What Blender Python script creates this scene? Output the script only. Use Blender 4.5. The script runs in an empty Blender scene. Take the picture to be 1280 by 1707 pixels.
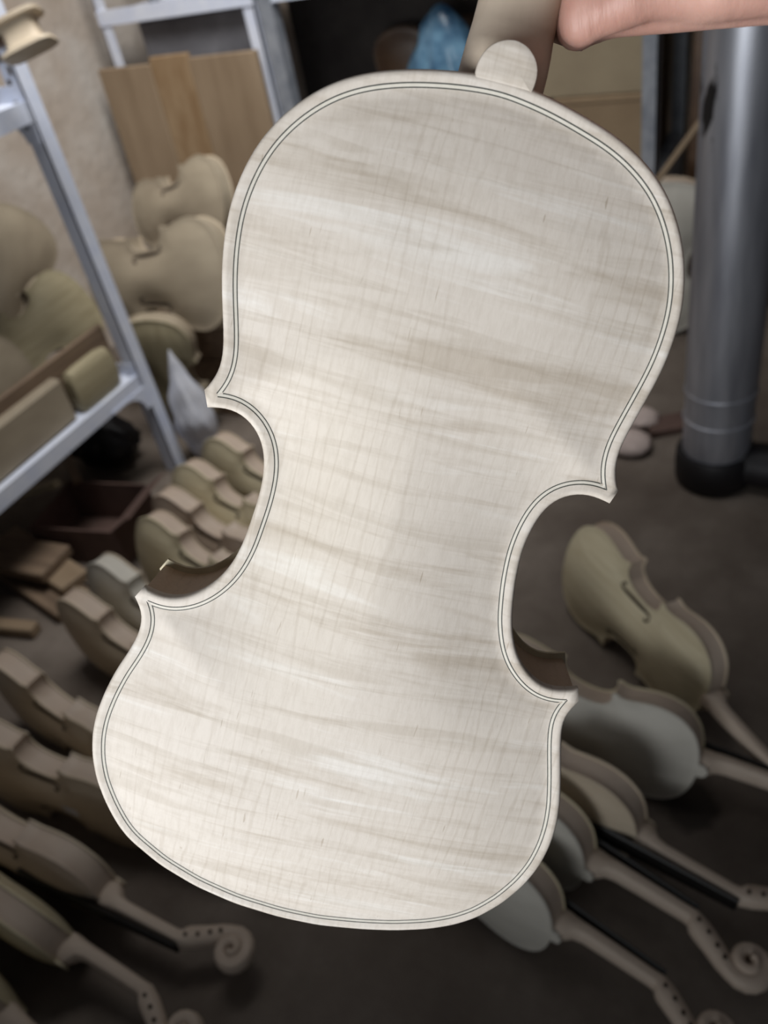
import bpy, bmesh, math, random
import numpy as np
from mathutils import Vector, Matrix, geometry
random.seed(7)
sc = bpy.context.scene
COL = sc.collection
PI = math.pi

# ------------------------------------------------------------------ camera
cam_d = bpy.data.cameras.new('camera'); cam = bpy.data.objects.new('camera', cam_d); COL.objects.link(cam)
cam_d.sensor_fit = 'HORIZONTAL'; cam_d.sensor_width = 36.0
cam_d.lens = 36.0 * 1400 / 1280
RIGHT = Vector((.892, .416, -.176)); DOWN = Vector((.140, -.625, -.768)); FWD = Vector((-.429, .661, -.616))
rot = Matrix(((RIGHT.x, -DOWN.x, -FWD.x), (RIGHT.y, -DOWN.y, -FWD.y), (RIGHT.z, -DOWN.z, -FWD.z))).to_4x4()
cam.matrix_world = Matrix.Translation((0, 0, 1.15)) @ rot
cam_d.clip_start = 0.02
cam_d.dof.use_dof = True; cam_d.dof.focus_distance = 0.335; cam_d.dof.aperture_fstop = 12.5
sc.camera = cam

# ------------------------------------------------------------------ world and lights
w = bpy.data.worlds.new('world'); sc.world = w; w.use_nodes = True
w.node_tree.nodes['Background'].inputs[0].default_value = (.80, .84, .92, 1)
w.node_tree.nodes['Background'].inputs[1].default_value = 0.052
def area(name, loc, target, size, power, color, spread=180, size_y=None):
    d = bpy.data.lights.new(name, 'AREA'); d.shape = 'RECTANGLE'; d.size = size; d.size_y = size_y or size
    d.energy = power; d.color = color; d.spread = math.radians(spread)
    o = bpy.data.objects.new(name, d); COL.objects.link(o); o.location = loc
    o.rotation_euler = (Vector(target) - Vector(loc)).to_track_quat('-Z', 'Y').to_euler()
    return o
area('window_light', (-.34, -.86, .90), (-.14, .2, 1.08), .85, 5.8, (.95, .98, 1.0), 86)
area('back_window_light', (-.85, 1.25, 2.35), (-1.75, 1.80, .55), .9, 17, (1.0, .98, .95), 105)
vs = sc.view_settings
vs.view_transform = 'Standard'; vs.look = 'None'; vs.gamma = 1.0; vs.use_curve_mapping = False; vs.exposure = 0.0

# ------------------------------------------------------------------ materials
def nt(name):
    m = bpy.data.materials.new(name); m.use_nodes = True; n = m.node_tree
    return m, n, n.nodes['Principled BSDF']
def L_(n, a, b): n.links.new(a, b)
def node(n, t, **k):
    x = n.nodes.new(t)
    for a, v in k.items():
        if a in x.inputs: x.inputs[a].default_value = v
        else: setattr(x, a, v)
    return x
def lin(c): return tuple(((v / 255 / 12.92) if v / 255 <= .04045 else ((v / 255 + .055) / 1.055) ** 2.4) for v in c) + (1,)
def mat(name, c1, c2=None, scale=8, rough=.6, metal=0., stretch=(1, 1, 1), bump=0., bscale=None, detail=4, spec=.5, lo=.35, hi=.65):
    m, n, b = nt(name)
    b.inputs['Roughness'].default_value = rough; b.inputs['Metallic'].default_value = metal
    b.inputs['Specular IOR Level'].default_value = spec
    tc = node(n, 'ShaderNodeTexCoord'); mp = node(n, 'ShaderNodeMapping'); mp.inputs['Scale'].default_value = stretch
    L_(n, tc.outputs['Object'], mp.inputs[0])
    nz = node(n, 'ShaderNodeTexNoise', Scale=scale, Detail=detail, Roughness=.6); L_(n, mp.outputs[0], nz.inputs['Vector'])
    cr = node(n, 'ShaderNodeValToRGB'); cr.color_ramp.elements[0].position = lo; cr.color_ramp.elements[1].position = hi
    cr.color_ramp.elements[0].color = lin(c1); cr.color_ramp.elements[1].color = lin(c2 or c1)
    L_(n, nz.outputs['Fac'], cr.inputs[0]); L_(n, cr.outputs[0], b.inputs['Base Color'])
    if bump:
        nb = node(n, 'ShaderNodeTexNoise', Scale=bscale or scale * 6, Detail=3.0); L_(n, mp.outputs[0], nb.inputs['Vector'])
        bp = node(n, 'ShaderNodeBump', Strength=bump, Distance=.002); L_(n, nb.outputs['Fac'], bp.inputs['Height']); L_(n, bp.outputs[0], b.inputs['Normal'])
    return m
M = {}
M['pale'] = mat('pale_maple', (190, 174, 152), (208, 194, 172), 14, .6, stretch=(1, .3, 1), bump=.15)
M['pale2'] = mat('pinkish_maple', (184, 166, 150), (202, 186, 170), 14, .6, stretch=(1, .3, 1), bump=.15)
M['spruce'] = mat('yellowish_spruce', (196, 184, 154), (210, 200, 172), 120, .6, stretch=(1, .03, 1), bump=.1)
M['aged'] = mat('dimmed_maple', (142, 130, 112), (164, 152, 132), 10, .7, stretch=(1, .4, 1), bump=.15)  # darker copy of the pale maple: dimming of the overlit pile put into colour
M['dimmed_y'] = mat('dimmed_spruce', (148, 138, 110), (168, 158, 130), 90, .7, stretch=(1, .05, 1), bump=.1)  # darker copy of the spruce, dimmed in colour for the same overlit pieces
M['greyish'] = mat('greyish_primed_wood', (190, 186, 176), (206, 202, 192), 14, .6, stretch=(1, .3, 1))
M['ebony'] = mat('black_fingerboard', (14, 13, 13), (22, 20, 19), 60, .45)
M['hole'] = mat('painted_hole_shade', (52, 40, 30), (66, 52, 40), 30, .9)  # shade inside f-holes, peg holes and slots, painted as a dark colour
M['brown'] = mat('brown_plank', (108, 90, 74), (134, 114, 94), 10, .7, stretch=(6, .6, 6), bump=.2)
M['dullwood'] = mat('dull_wood', (138, 118, 95), (160, 140, 116), 4, .7, stretch=(3, 1, .5), bump=.05)
M['knotty'] = mat('knotty_wood', (138, 110, 78), (162, 138, 108), 7, .7, stretch=(3, 1, 1), bump=.05)
M['varnish'] = mat('dark_varnished_wood', (82, 60, 44), (104, 80, 60), 12, .4)
M['greysheet'] = mat('grey_sheet', (104, 104, 110), (134, 134, 140), 6, .8)
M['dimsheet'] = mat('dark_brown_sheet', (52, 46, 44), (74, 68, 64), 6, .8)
M['steel'] = mat('white_painted_steel', (214, 222, 242), (228, 234, 248), 20, .45, bump=.05)
M['steelgrey'] = mat('grey_painted_steel', (118, 124, 134), (150, 154, 162), 24, .5)
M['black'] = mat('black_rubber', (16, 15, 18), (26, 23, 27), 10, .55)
M['cloth_dark'] = mat('dark_grey_cloth', (70, 72, 78), (96, 98, 104), 14, .9, bump=.3)
M['carton'] = mat('carton_board', (140, 126, 104), (154, 140, 116), 5, .85, bump=.1)
M['carton_dark'] = mat('brown_carton_board', (132, 112, 88), (146, 126, 100), 5, .85, bump=.1)
M['redbox'] = mat('reddish_card', (88, 68, 62), (108, 86, 78), 9, .8)
M['paper'] = mat('pinkish_paper', (186, 170, 164), (206, 190, 184), 20, .8, bump=.3)
M['bag'] = mat('white_plastic', (196, 200, 214), (226, 228, 236), 12, .3, bump=.2)
M['bluebag'] = mat('blue_plastic', (48, 84, 116), (104, 142, 168), 18, .25, bump=.3)
M['shavings'] = mat('wood_shavings', (196, 176, 148), (226, 208, 180), 60, .8)
M['purf_dark'] = mat('black_purfling', (56, 58, 52), (72, 74, 68), 300, .6)
M['purf_light'] = mat('white_purfling', (214, 207, 194), (222, 215, 203), 300, .6)

# wall plaster, with brownish soiling towards the top
def wall_mat():
    m, n, b = nt('plaster'); b.inputs['Roughness'].default_value = .9
    tc = node(n, 'ShaderNodeTexCoord')
    nz = node(n, 'ShaderNodeTexNoise', Scale=2.4, Detail=6.0, Roughness=.62); L_(n, tc.outputs['Object'], nz.inputs['Vector'])
    cr = node(n, 'ShaderNodeValToRGB'); e = cr.color_ramp.elements
    e[0].position = .3; e[0].color = lin((166, 150, 134)); e[1].position = .68; e[1].color = lin((206, 200, 193))
    e2 = e.new(.5); e2.color = lin((188, 177, 166))
    L_(n, nz.outputs['Fac'], cr.inputs[0]); L_(n, cr.outputs[0], b.inputs['Base Color'])
    nb = node(n, 'ShaderNodeTexNoise', Scale=30.0, Detail=5.0); L_(n, tc.outputs['Object'], nb.inputs['Vector'])
    bp = node(n, 'ShaderNodeBump', Strength=.4, Distance=.01); L_(n, nb.outputs['Fac'], bp.inputs['Height']); L_(n, bp.outputs[0], b.inputs['Normal'])
    return m
def floor_mat():
    m, n, b = nt('dark_concrete'); b.inputs['Roughness'].default_value = .8
    tc = node(n, 'ShaderNodeTexCoord')
    nz = node(n, 'ShaderNodeTexNoise', Scale=3.2, Detail=7.0, Roughness=.65); L_(n, tc.outputs['Object'], nz.inputs['Vector'])
    cr = node(n, 'ShaderNodeValToRGB'); e = cr.color_ramp.elements
    e[0].position = .3; e[0].color = lin((86, 75, 67)); e[1].position = .7; e[1].color = lin((132, 122, 113))
    e2 = e.new(.5); e2.color = lin((108, 98, 89))
    L_(n, nz.outputs['Fac'], cr.inputs[0])
    # a round oily stain on the concrete beside the necks
    vd = node(n, 'ShaderNodeVectorMath', operation='DISTANCE'); vd.inputs[1].default_value = (-.067, .723, 0)
    L_(n, tc.outputs['Object'], vd.inputs[0])
    n2 = node(n, 'ShaderNodeTexNoise', Scale=30.0, Detail=3.0); L_(n, tc.outputs['Object'], n2.inputs['Vector'])
    ad = node(n, 'ShaderNodeMath', operation='MULTIPLY_ADD'); ad.inputs[1].default_value = .05; L_(n, n2.outputs['Fac'], ad.inputs[0]); L_(n, vd.outputs['Value'], ad.inputs[2])
    r2 = node(n, 'ShaderNodeMapRange'); r2.inputs['From Min'].default_value = .055; r2.inputs['From Max'].default_value = .075; r2.inputs['To Min'].default_value = .75; r2.inputs['To Max'].default_value = 0
    L_(n, ad.outputs[0], r2.inputs['Value'])
    mx = node(n, 'ShaderNodeMix', data_type='RGBA'); L_(n, r2.outputs[0], mx.inputs['Factor']); L_(n, cr.outputs[0], mx.inputs[6]); mx.inputs[7].default_value = lin((34, 28, 24))
    L_(n, mx.outputs[2], b.inputs['Base Color'])
    nb = node(n, 'ShaderNodeTexNoise', Scale=40.0, Detail=5.0); L_(n, tc.outputs['Object'], nb.inputs['Vector'])
    bp = node(n, 'ShaderNodeBump', Strength=.3, Distance=.005); L_(n, nb.outputs['Fac'], bp.inputs['Height']); L_(n, bp.outputs[0], b.inputs['Normal'])
    return m
def pipe_mat():
    m, n, b = nt('galvanised_pipe'); b.inputs['Roughness'].default_value = .42; b.inputs['Metallic'].default_value = .7
    tc = node(n, 'ShaderNodeTexCoord'); mp = node(n, 'ShaderNodeMapping'); mp.inputs['Scale'].default_value = (1, 1, .12)
    L_(n, tc.outputs['Object'], mp.inputs[0])
    nz = node(n, 'ShaderNodeTexNoise', Scale=40.0, Detail=3.0); L_(n, mp.outputs[0], nz.inputs['Vector'])
    cr = node(n, 'ShaderNodeValToRGB'); e = cr.color_ramp.elements
    e[0].position = .3; e[0].color = lin((150, 152, 162)); e[1].position = .7; e[1].color = lin((190, 192, 200))
    L_(n, nz.outputs['Fac'], cr.inputs[0])
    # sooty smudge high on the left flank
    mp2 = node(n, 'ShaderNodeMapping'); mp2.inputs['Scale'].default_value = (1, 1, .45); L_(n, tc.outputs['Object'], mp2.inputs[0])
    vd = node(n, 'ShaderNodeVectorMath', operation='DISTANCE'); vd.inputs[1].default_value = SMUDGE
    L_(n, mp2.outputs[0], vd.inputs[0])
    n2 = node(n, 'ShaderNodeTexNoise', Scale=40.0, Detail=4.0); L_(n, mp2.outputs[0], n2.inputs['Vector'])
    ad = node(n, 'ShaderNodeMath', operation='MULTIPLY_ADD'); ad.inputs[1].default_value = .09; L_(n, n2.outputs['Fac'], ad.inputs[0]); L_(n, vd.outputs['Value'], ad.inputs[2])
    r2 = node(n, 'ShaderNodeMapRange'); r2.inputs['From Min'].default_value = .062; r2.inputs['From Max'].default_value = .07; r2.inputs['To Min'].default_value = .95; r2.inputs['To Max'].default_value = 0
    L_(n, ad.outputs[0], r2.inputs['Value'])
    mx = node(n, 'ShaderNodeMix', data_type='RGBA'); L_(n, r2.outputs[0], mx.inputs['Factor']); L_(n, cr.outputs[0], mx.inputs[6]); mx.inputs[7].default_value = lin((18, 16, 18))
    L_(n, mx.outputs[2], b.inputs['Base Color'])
    return m
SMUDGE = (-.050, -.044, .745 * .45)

# flamed maple of the held violin
def flame_mat(name, base, light, dark, grain, flame_amt=1.0, rough=.55):
    m, n, b = nt(name); b.inputs['Roughness'].default_value = rough; b.inputs['Specular IOR Level'].default_value = .3
    tc = node(n, 'ShaderNodeTexCoord')
    def mapping(scale, rotz=0., loc=(0, 0, 0)):
        mp = node(n, 'ShaderNodeMapping'); mp.inputs['Scale'].default_value = scale; mp.inputs['Rotation'].default_value = (0, 0, rotz); mp.inputs['Location'].default_value = loc
        L_(n, tc.outputs['Object'], mp.inputs[0]); return mp.outputs[0]
    def noise(vec, sc_, det=4., rg=.55, dist=0.):
        x = node(n, 'ShaderNodeTexNoise', Scale=sc_, Detail=det, Roughness=rg, Distortion=dist); L_(n, vec, x.inputs['Vector']); return x.outputs['Fac']
    def ramp(f, stops):
        r = node(n, 'ShaderNodeValToRGB'); e = r.color_ramp.elements
        e[0].position, e[0].color = stops[0][0], stops[0][1]; e[1].position, e[1].color = stops[-1][0], stops[-1][1]
        for p, c in stops[1:-1]:
            q = e.new(p); q.color = c
        L_(n, f, r.inputs[0]); return r.outputs[0]
    def mix(fac, a, c, mode='MIX'):
        x = node(n, 'ShaderNodeMix', data_type='RGBA', blend_type=mode)
        if isinstance(fac, float): x.inputs['Factor'].default_value = fac
        else: L_(n, fac, x.inputs['Factor'])
        L_(n, a, x.inputs[6])
        if isinstance(c, tuple): x.inputs[7].default_value = c
        else: L_(n, c, x.inputs[7])
        return x.outputs[2]
    broad = noise(mapping((7, 66, 7), -.03), 1.0, 4., .6, .6)
    fine = noise(mapping((11, 130, 11), .03, (3, 1, 0)), 1.0, 3., .6, .8)
    col = ramp(broad, [(.34, lin(dark)), (.47, lin(base)), (.56, lin(base)), (.66, lin(light))])
    fr = ramp(fine, [(.36, (.87, .855, .83, 1)), (.5, (1, 1, 1, 1)), (.64, (1.0, 1.0, 1.0, 1))])
    col = mix(.85 * flame_amt, col, fr, 'MULTIPLY')
    # growth rings: fine irregular lines running along the body
    gv = node(n, 'ShaderNodeMapping'); gv.inputs['Scale'].default_value = (1, .10, 1); gv.inputs['Rotation'].default_value = (0, 0, grain); L_(n, tc.outputs['Object'], gv.inputs[0])
    wv = node(n, 'ShaderNodeTexWave', Scale=62.0, Distortion=7.0, Detail=3.0); wv.inputs['Detail Scale'].default_value = 1.6; wv.wave_type = 'BANDS'; wv.bands_direction = 'X'
    L_(n, gv.outputs[0], wv.inputs['Vector'])
    patch = noise(mapping((9, 6, 9), 0, (5, 2, 0)), 1.6, 2.)
    wl = ramp(wv.outputs['Fac'], [(.0, (.84, .82, .79, 1)), (.13, (1, 1, 1, 1)), (1., (1, 1, 1, 1))])
    pm = node(n, 'ShaderNodeMapRange'); pm.inputs['From Min'].default_value = .38; pm.inputs['From Max'].default_value = .6; pm.inputs['To Max'].default_value = .52; L_(n, patch, pm.inputs['Value'])
    col = mix(pm.outputs[0], col, wl, 'MULTIPLY')
    fib = noise(mapping((520, 110, 520)), 1.0, 3., .7)
    ff = ramp(fib, [(.34, (.90, .89, .875, 1)), (.58, (1.0, 1.0, 1.0, 1))])
    col = mix(.65, col, ff, 'MULTIPLY')
    # short dark pore flecks
    pk = noise(mapping((620, 70, 620), 0, (1, 9, 0)), 1.0, 1.)
    pf = ramp(pk, [(.20, (.62, .57, .5, 1)), (.25, (1, 1, 1, 1)), (1., (1, 1, 1, 1))])
    col = mix(.6, col, pf, 'MULTIPLY')
    # yellowish patch in the waist, left of the middle
    vd = node(n, 'ShaderNodeVectorMath', operation='DISTANCE'); mp = mapping((1, .42, 1)); L_(n, mp, vd.inputs[0]); vd.inputs[1].default_value = (.028, .006, 0)
    r3 = node(n, 'ShaderNodeMapRange'); r3.inputs['From Min'].default_value = .0; r3.inputs['From Max'].default_value = .045; r3.inputs['To Min'].default_value = .35; r3.inputs['To Max'].default_value = 0; L_(n, vd.outputs['Value'], r3.inputs['Value'])
    col = mix(r3.outputs[0], col, (1.0, .975, .88, 1), 'MULTIPLY')
    L_(n, col, b.inputs['Base Color'])
    bp = node(n, 'ShaderNodeBump', Strength=.10, Distance=.0006); L_(n, fib, bp.inputs['Height']); L_(n, bp.outputs[0], b.inputs['Normal'])
    return m
M['flame'] = flame_mat('flamed_maple', (219, 209, 198), (231, 224, 216), (200, 188, 174), -.10)
M['flame_rib'] = flame_mat('rib_maple', (204, 180, 154), (212, 190, 166), (192, 168, 144), .02, .3, .5)
M['main_neck'] = mat('neck_maple', (200, 180, 158), (216, 198, 178), 30, .55, stretch=(1, .15, 1), bump=.1)
M['pipe'] = pipe_mat(); M['wall'] = wall_mat(); M['floor'] = floor_mat()
def skin_mat():
    m, n, b = nt('skin'); b.inputs['Roughness'].default_value = .5
    b.inputs['Subsurface Weight'].default_value = .25; b.inputs['Subsurface Radius'].default_value = (.01, .004, .002); b.inputs['Subsurface Scale'].default_value = .5
    tc = node(n, 'ShaderNodeTexCoord')
    nz = node(n, 'ShaderNodeTexNoise', Scale=35.0, Detail=5.0); L_(n, tc.outputs['Object'], nz.inputs['Vector'])
    cr = node(n, 'ShaderNodeValToRGB'); e = cr.color_ramp.elements
    e[0].position = .3; e[0].color = lin((184, 138, 124)); e[1].position = .7; e[1].color = lin((206, 164, 149)); L_(n, nz.outputs['Fac'], cr.inputs[0]); L_(n, cr.outputs[0], b.inputs['Base Color'])
    mp = node(n, 'ShaderNodeMapping'); mp.inputs['Scale'].default_value = (160, 60, 30); mp.inputs['Rotation'].default_value = (.3, .4, .2); L_(n, tc.outputs['Object'], mp.inputs[0])
    n2 = node(n, 'ShaderNodeTexNoise', Scale=1.0, Detail=5.0, Roughness=.6); L_(n, mp.outputs[0], n2.inputs['Vector'])
    bp = node(n, 'ShaderNodeBump', Strength=.7, Distance=.0012); L_(n, n2.outputs['Fac'], bp.inputs['Height']); L_(n, bp.outputs[0], b.inputs['Normal'])
    return m
M['skin'] = skin_mat()

# ------------------------------------------------------------------ object helpers
def tag(o, label=None, cat=None, group=None, kind=None):
    if label: o['label'] = label
    if cat: o['category'] = cat
    if group: o['group'] = group
    if kind: o['kind'] = kind
    return o
def empty(name, mw=None, loc=None):
    o = bpy.data.objects.new(name, None); o.empty_display_size = .05; COL.objects.link(o)
    if mw is not None: o.matrix_world = mw
    if loc is not None: o.location = loc
    return o
def from_py(name, verts, faces, m, parent=None, smooth=None):
    me = bpy.data.meshes.new(name); me.from_pydata([tuple(v) for v in verts], [], faces); me.update()
    return link(name, me, m, parent, smooth)
def link(name, me, m, parent=None, smooth=None):
    if m and not me.materials: me.materials.append(m)
    if smooth is not None:
        me.polygons.foreach_set('use_smooth', [True] * len(me.polygons)); me.set_sharp_from_angle(angle=math.radians(smooth))
    o = bpy.data.objects.new(name, me); COL.objects.link(o)
    if parent: o.parent = parent
    return o
def from_bm(name, bm, m, parent=None, smooth=None):
    bmesh.ops.recalc_face_normals(bm, faces=bm.faces)
    me = bpy.data.meshes.new(name); bm.to_mesh(me); bm.free(); return link(name, me, m, parent, smooth)
def bm_box(bm, lo, hi, bevel=0., mtx=None):
    r = bmesh.ops.create_cube(bm, size=1.0); vs_ = r['verts']
    for v in vs_:
        v.co = Vector([lo[i] + (v.co[i] + .5) * (hi[i] - lo[i]) for i in range(3)])
    if bevel:
        es = list({e for v in vs_ for e in v.link_edges})
        rr = bmesh.ops.bevel(bm, geom=es, offset=bevel, segments=1, affect='EDGES'); vs_ = list({v for f in rr['faces'] for v in f.verts} | {v for v in vs_ if v.is_valid})
    if mtx is not None:
        bmesh.ops.transform(bm, matrix=mtx, verts=[v for v in vs_ if v.is_valid])
def box(name, lo, hi, m, parent=None, bevel=0., mtx=None):
    bm = bmesh.new(); bm_box(bm, lo, hi, bevel, mtx); return from_bm(name, bm, m, parent)
def sweep(secs, seg=12, power=2.0, cap=True):
    """secs: list of (centre Vector, side Vector, up Vector, half_side, half_up) -> verts, faces"""
    V, F = [], []
    for c, s, u, a, b in secs:
        for k in range(seg):
            t = 2 * PI * k / seg; x, y = math.cos(t), math.sin(t)
            x = math.copysign(abs(x) ** (2 / power), x); y = math.copysign(abs(y) ** (2 / power), y)
            V.append(c + s * (a * x) + u * (b * y))
    for i in range(len(secs) - 1):
        for k in range(seg):
            k2 = (k + 1) % seg; F.append((i * seg + k, i * seg + k2, (i + 1) * seg + k2, (i + 1) * seg + k))
    if cap:
        F.append(tuple(reversed(range(seg)))); F.append(tuple((len(secs) - 1) * seg + k for k in range(seg)))
    return V, F
def tube(pts, r, seg=10):
    pts = [Vector(p) for p in pts]; secs = []; rs = r if isinstance(r, (list, tuple)) else [r] * len(pts)
    ref = Vector((0, 0, 1))
    for i, p in enumerate(pts):
        t = (pts[min(i + 1, len(pts) - 1)] - pts[max(i - 1, 0)]).normalized()
        s = t.cross(ref); s = (Vector((1, 0, 0)) if s.length < 1e-3 else s).normalized(); u = s.cross(t).normalized()
        secs.append((p, s, u, rs[i], rs[i]))
    return sweep(secs, seg)

# ------------------------------------------------------------------ violin outline (half, mm): upper bout, waist, lower bout
HU = [(9.9,177.6),(16.7,177.3),(23.5,176.1),(30.3,174.6),(37.0,172.9),(43.5,170.7),(49.8,167.9),(55.9,164.6),(61.4,160.4),(66.3,155.7),(70.8,150.4),(74.7,144.7),(77.8,138.5),(80.1,132.0),(81.8,125.3),(83.0,118.5),(83.3,111.6),(83.1,104.7),(82.4,97.8),(81.2,91.0),(79.8,84.3),(78.3,77.5),(76.9,70.8),(76.0,63.9),(77.2,57.2),(80.9,51.4)]
HC = [(78.9,45.6),(73.2,46.9),(67.4,46.6),(62.1,44.3),(57.8,40.4),(55.0,35.3),(53.5,29.6),(52.8,23.8),(52.6,18.0),(53.0,12.1),(53.6,6.3),(54.4,0.4),(55.4,-5.3),(56.8,-11.0),(58.9,-16.5),(61.5,-21.7),(65.0,-26.5),(69.2,-30.5),(74.2,-33.6),(79.8,-35.3),(85.6,-34.8),(91.1,-32.9)]
HL = [(93.6,-38.4),(90.4,-43.9),(89.7,-50.1),(90.8,-56.3),(92.7,-62.4),(94.8,-68.4),(96.8,-74.5),(98.5,-80.6),(100.2,-86.7),(101.2,-93.0),(102.0,-99.3),(102.2,-105.6),(101.6,-112.0),(100.8,-118.3),(99.0,-124.4),(96.9,-130.4),(93.9,-136.0),(90.8,-141.5),(87.0,-146.6),(83.0,-151.5),(78.3,-155.8),(73.1,-159.4),(67.5,-162.5),(61.9,-165.5),(56.0,-167.7),(50.0,-170.0),(44.0,-171.9),(37.8,-173.4),(31.6,-174.8),(25.3,-176.0),(19.0,-176.8),(12.7,-177.5),(6.4,-177.8),(0.0,-178.0)]
# the held violin's own, slightly uneven outline (left and right halves as seen from its back)
ML = [(-9.4,178.0),(-15.1,178.0),(-27.4,175.8),(-36.1,173.7),(-47.3,169.8),(-56.2,164.9),(-62.9,159.5),(-69.4,152.7),(-75.0,144.7),(-78.6,137.1),(-81.3,128.3),(-83.1,118.0),(-83.1,108.1),(-82.2,97.5),(-80.2,86.8),(-78.5,79.9),(-76.8,72.8),(-75.6,66.3),(-75.3,62.9),(-75.5,59.8),(-76.6,56.5),(-78.5,53.1),(-80.3,51.1),(-78.0,44.9),(-72.9,46.3),(-67.8,46.4),(-63.8,45.2),(-59.6,42.4),(-55.9,38.2),(-53.7,33.5),(-52.4,28.0),(-51.9,21.5),(-52.2,13.3),(-53.2,5.0),(-54.3,-4.4),(-56.6,-13.3),(-59.4,-19.7),(-63.6,-25.8),(-68.7,-30.8),(-74.2,-34.0),(-79.2,-35.6),(-84.7,-35.3),(-90.3,-33.6),(-93.2,-39.0),(-90.1,-42.9),(-88.6,-47.5),(-89.0,-54.6),(-91.7,-63.4),(-95.5,-72.6),(-98.9,-84.4),(-101.1,-96.0),(-101.5,-106.5),(-100.0,-117.5),(-96.7,-128.2),(-90.6,-139.7),(-84.3,-148.7),(-78.3,-154.9),(-62.2,-164.9),(-44.8,-171.8),(-25.5,-176.3),(-5.4,-178.0)]
MR = [(10.3,177.1),(16.5,177.3),(23.1,175.9),(32.5,173.5),(42.8,170.7),(51.4,166.7),(58.6,162.4),(64.9,157.1),(69.8,151.4),(74.6,144.2),(77.8,137.9),(80.6,130.2),(82.8,121.4),(83.4,112.7),(83.3,103.4),(82.3,95.3),(80.7,88.1),(79.3,80.3),(77.9,74.1),(76.7,67.3),(76.7,62.6),(77.7,58.1),(79.4,54.3),(81.5,51.7),(79.9,46.2),(74.2,47.6),(69.5,47.6),(65.1,46.3),(61.1,44.1),(57.5,40.1),(55.2,34.6),(53.6,26.9),(53.0,18.2),(53.9,8.1),(54.6,3.0),(55.5,-1.2),(56.5,-6.8),(58.1,-12.3),(60.2,-17.7),(62.9,-23.0),(66.6,-27.6),(71.4,-31.6),(76.1,-34.3),(80.3,-35.1),(85.0,-34.8),(88.6,-33.6),(92.0,-32.2),(93.9,-37.8),(91.9,-41.5),(90.6,-45.1),(90.4,-49.2),(91.4,-53.5),(92.5,-58.0),(97.6,-74.5),(100.9,-86.5),(102.7,-97.4),(103.0,-108.1),(101.7,-119.3),(98.1,-130.5),(91.5,-142.7),(82.8,-153.3),(73.7,-160.3),(62.6,-165.9),(48.0,-170.9),(33.1,-174.4),(14.2,-177.5),(-0.5,-178.0)]
def mir(P): return [(-x, y) for x, y in P]
def smooth_path(P, step, sig):
    P = np.array(P, float) / 1000; s = np.r_[0, np.cumsum(np.hypot(*np.diff(P, axis=0).T))]
    t = np.linspace(0, s[-1], max(int(s[-1] / .001), 8)); Q = np.c_[np.interp(t, s, P[:, 0]), np.interp(t, s, P[:, 1])]
    if sig:
        n = len(Q); k = int(sig * 3); g = np.exp(-.5 * (np.arange(-k, k + 1) / sig) ** 2); g /= g.sum()
        ext = np.vstack([2 * Q[0] - Q[k:0:-1], Q, 2 * Q[-1] - Q[-2:-k - 2:-1]])
        Q = np.c_[np.convolve(ext[:, 0], g, 'valid'), np.convolve(ext[:, 1], g, 'valid')]
    s = np.r_[0, np.cumsum(np.hypot(*np.diff(Q, axis=0).T))]; t = np.linspace(0, s[-1], max(int(round(s[-1] / step)), 3))
    return np.c_[np.interp(t, s, Q[:, 0]), np.interp(t, s, Q[:, 1])]
def make_outline(left, right, step, sig):
    """left/right = (upper, waist, lower) from top centre down; returns four smooth sections in loop order"""
    lu, lc, ll = left; ru, rc, rl = right
    return [smooth_path(list(reversed(lu[1:])) + [(-0.2, 179.4)] + ru[1:], step, sig * 1.6), smooth_path(rc, step, sig),
            smooth_path(rl + list(reversed(ll)), step, sig), smooth_path(list(reversed(lc)), step, sig)]
GEN = make_outline((mir(HU), mir(HC), mir(HL[:-1])), (HU, HC, HL), .007, 2)
# seen from the front the held violin is mirrored: local x = minus the x of the traced back
mlu, mlc, mll = ML[:23], ML[23:43], ML[43:]; mru, mrc, mrl = MR[:24], MR[24:47], MR[47:]
MAIN = make_outline((mir(mru), mir(mrc), mir(mrl)), (mir(mlu), mir(mlc), mir(mll)), .0022, 3.5)
def loop(secs): return np.vstack(secs)
def seg_dist(P, A, B):
    """min distance of points P to segments A-B"""
    out = np.full(len(P), 9.)
    for i in range(0, len(P), 4000):
        p = P[i:i + 4000, None]; d = (B - A)[None]; L2 = (d ** 2).sum(-1) + 1e-12
        t = np.clip(((p - A[None]) * d).sum(-1) / L2, 0, 1)
        out[i:i + 4000] = np.sqrt((((A[None] + d * t[..., None]) - p) ** 2).sum(-1)).min(1)
    return out
def inside(P, Q):
    x, y = P[:, 0], P[:, 1]; c = np.zeros(len(P), bool)
    for (x1, y1), (x2, y2) in zip(Q, np.roll(Q, -1, 0)):
        h = ((y1 > y) != (y2 > y)); 
        if y1 != y2: c ^= h & (x < (x2 - x1) * (y - y1) / (y2 - y1) + x1)
    return c
def normals_in(Q, closed=True):
    t = (np.roll(Q, -1, 0) - np.roll(Q, 1, 0)) if closed else np.gradient(Q, axis=0)
    t /= np.hypot(t[:, 0], t[:, 1])[:, None] + 1e-12; n = np.c_[t[:, 1], -t[:, 0]]
    return n
def arch(P, d, H):
    """height of the carved plate over its rim plane, d = distance to the edge"""
    mm = d * 1000
    rim = np.interp(mm, [0, .5, 1.2, 2.4, 4.5, 6.0, 9.0, 12], [-1.5, -.55, -.1, 0, -.55, -.75, -.35, 0]) / 1000
    e = np.clip(mm - 7.0, 0, None) / 25
    s = 1 - np.exp(-e ** 1.45)
    glob = np.exp(-(P[:, 0] / .075) ** 2 - (P[:, 1] / .15) ** 2)
    return rim + s * H * (.58 + .42 * glob)
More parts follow.
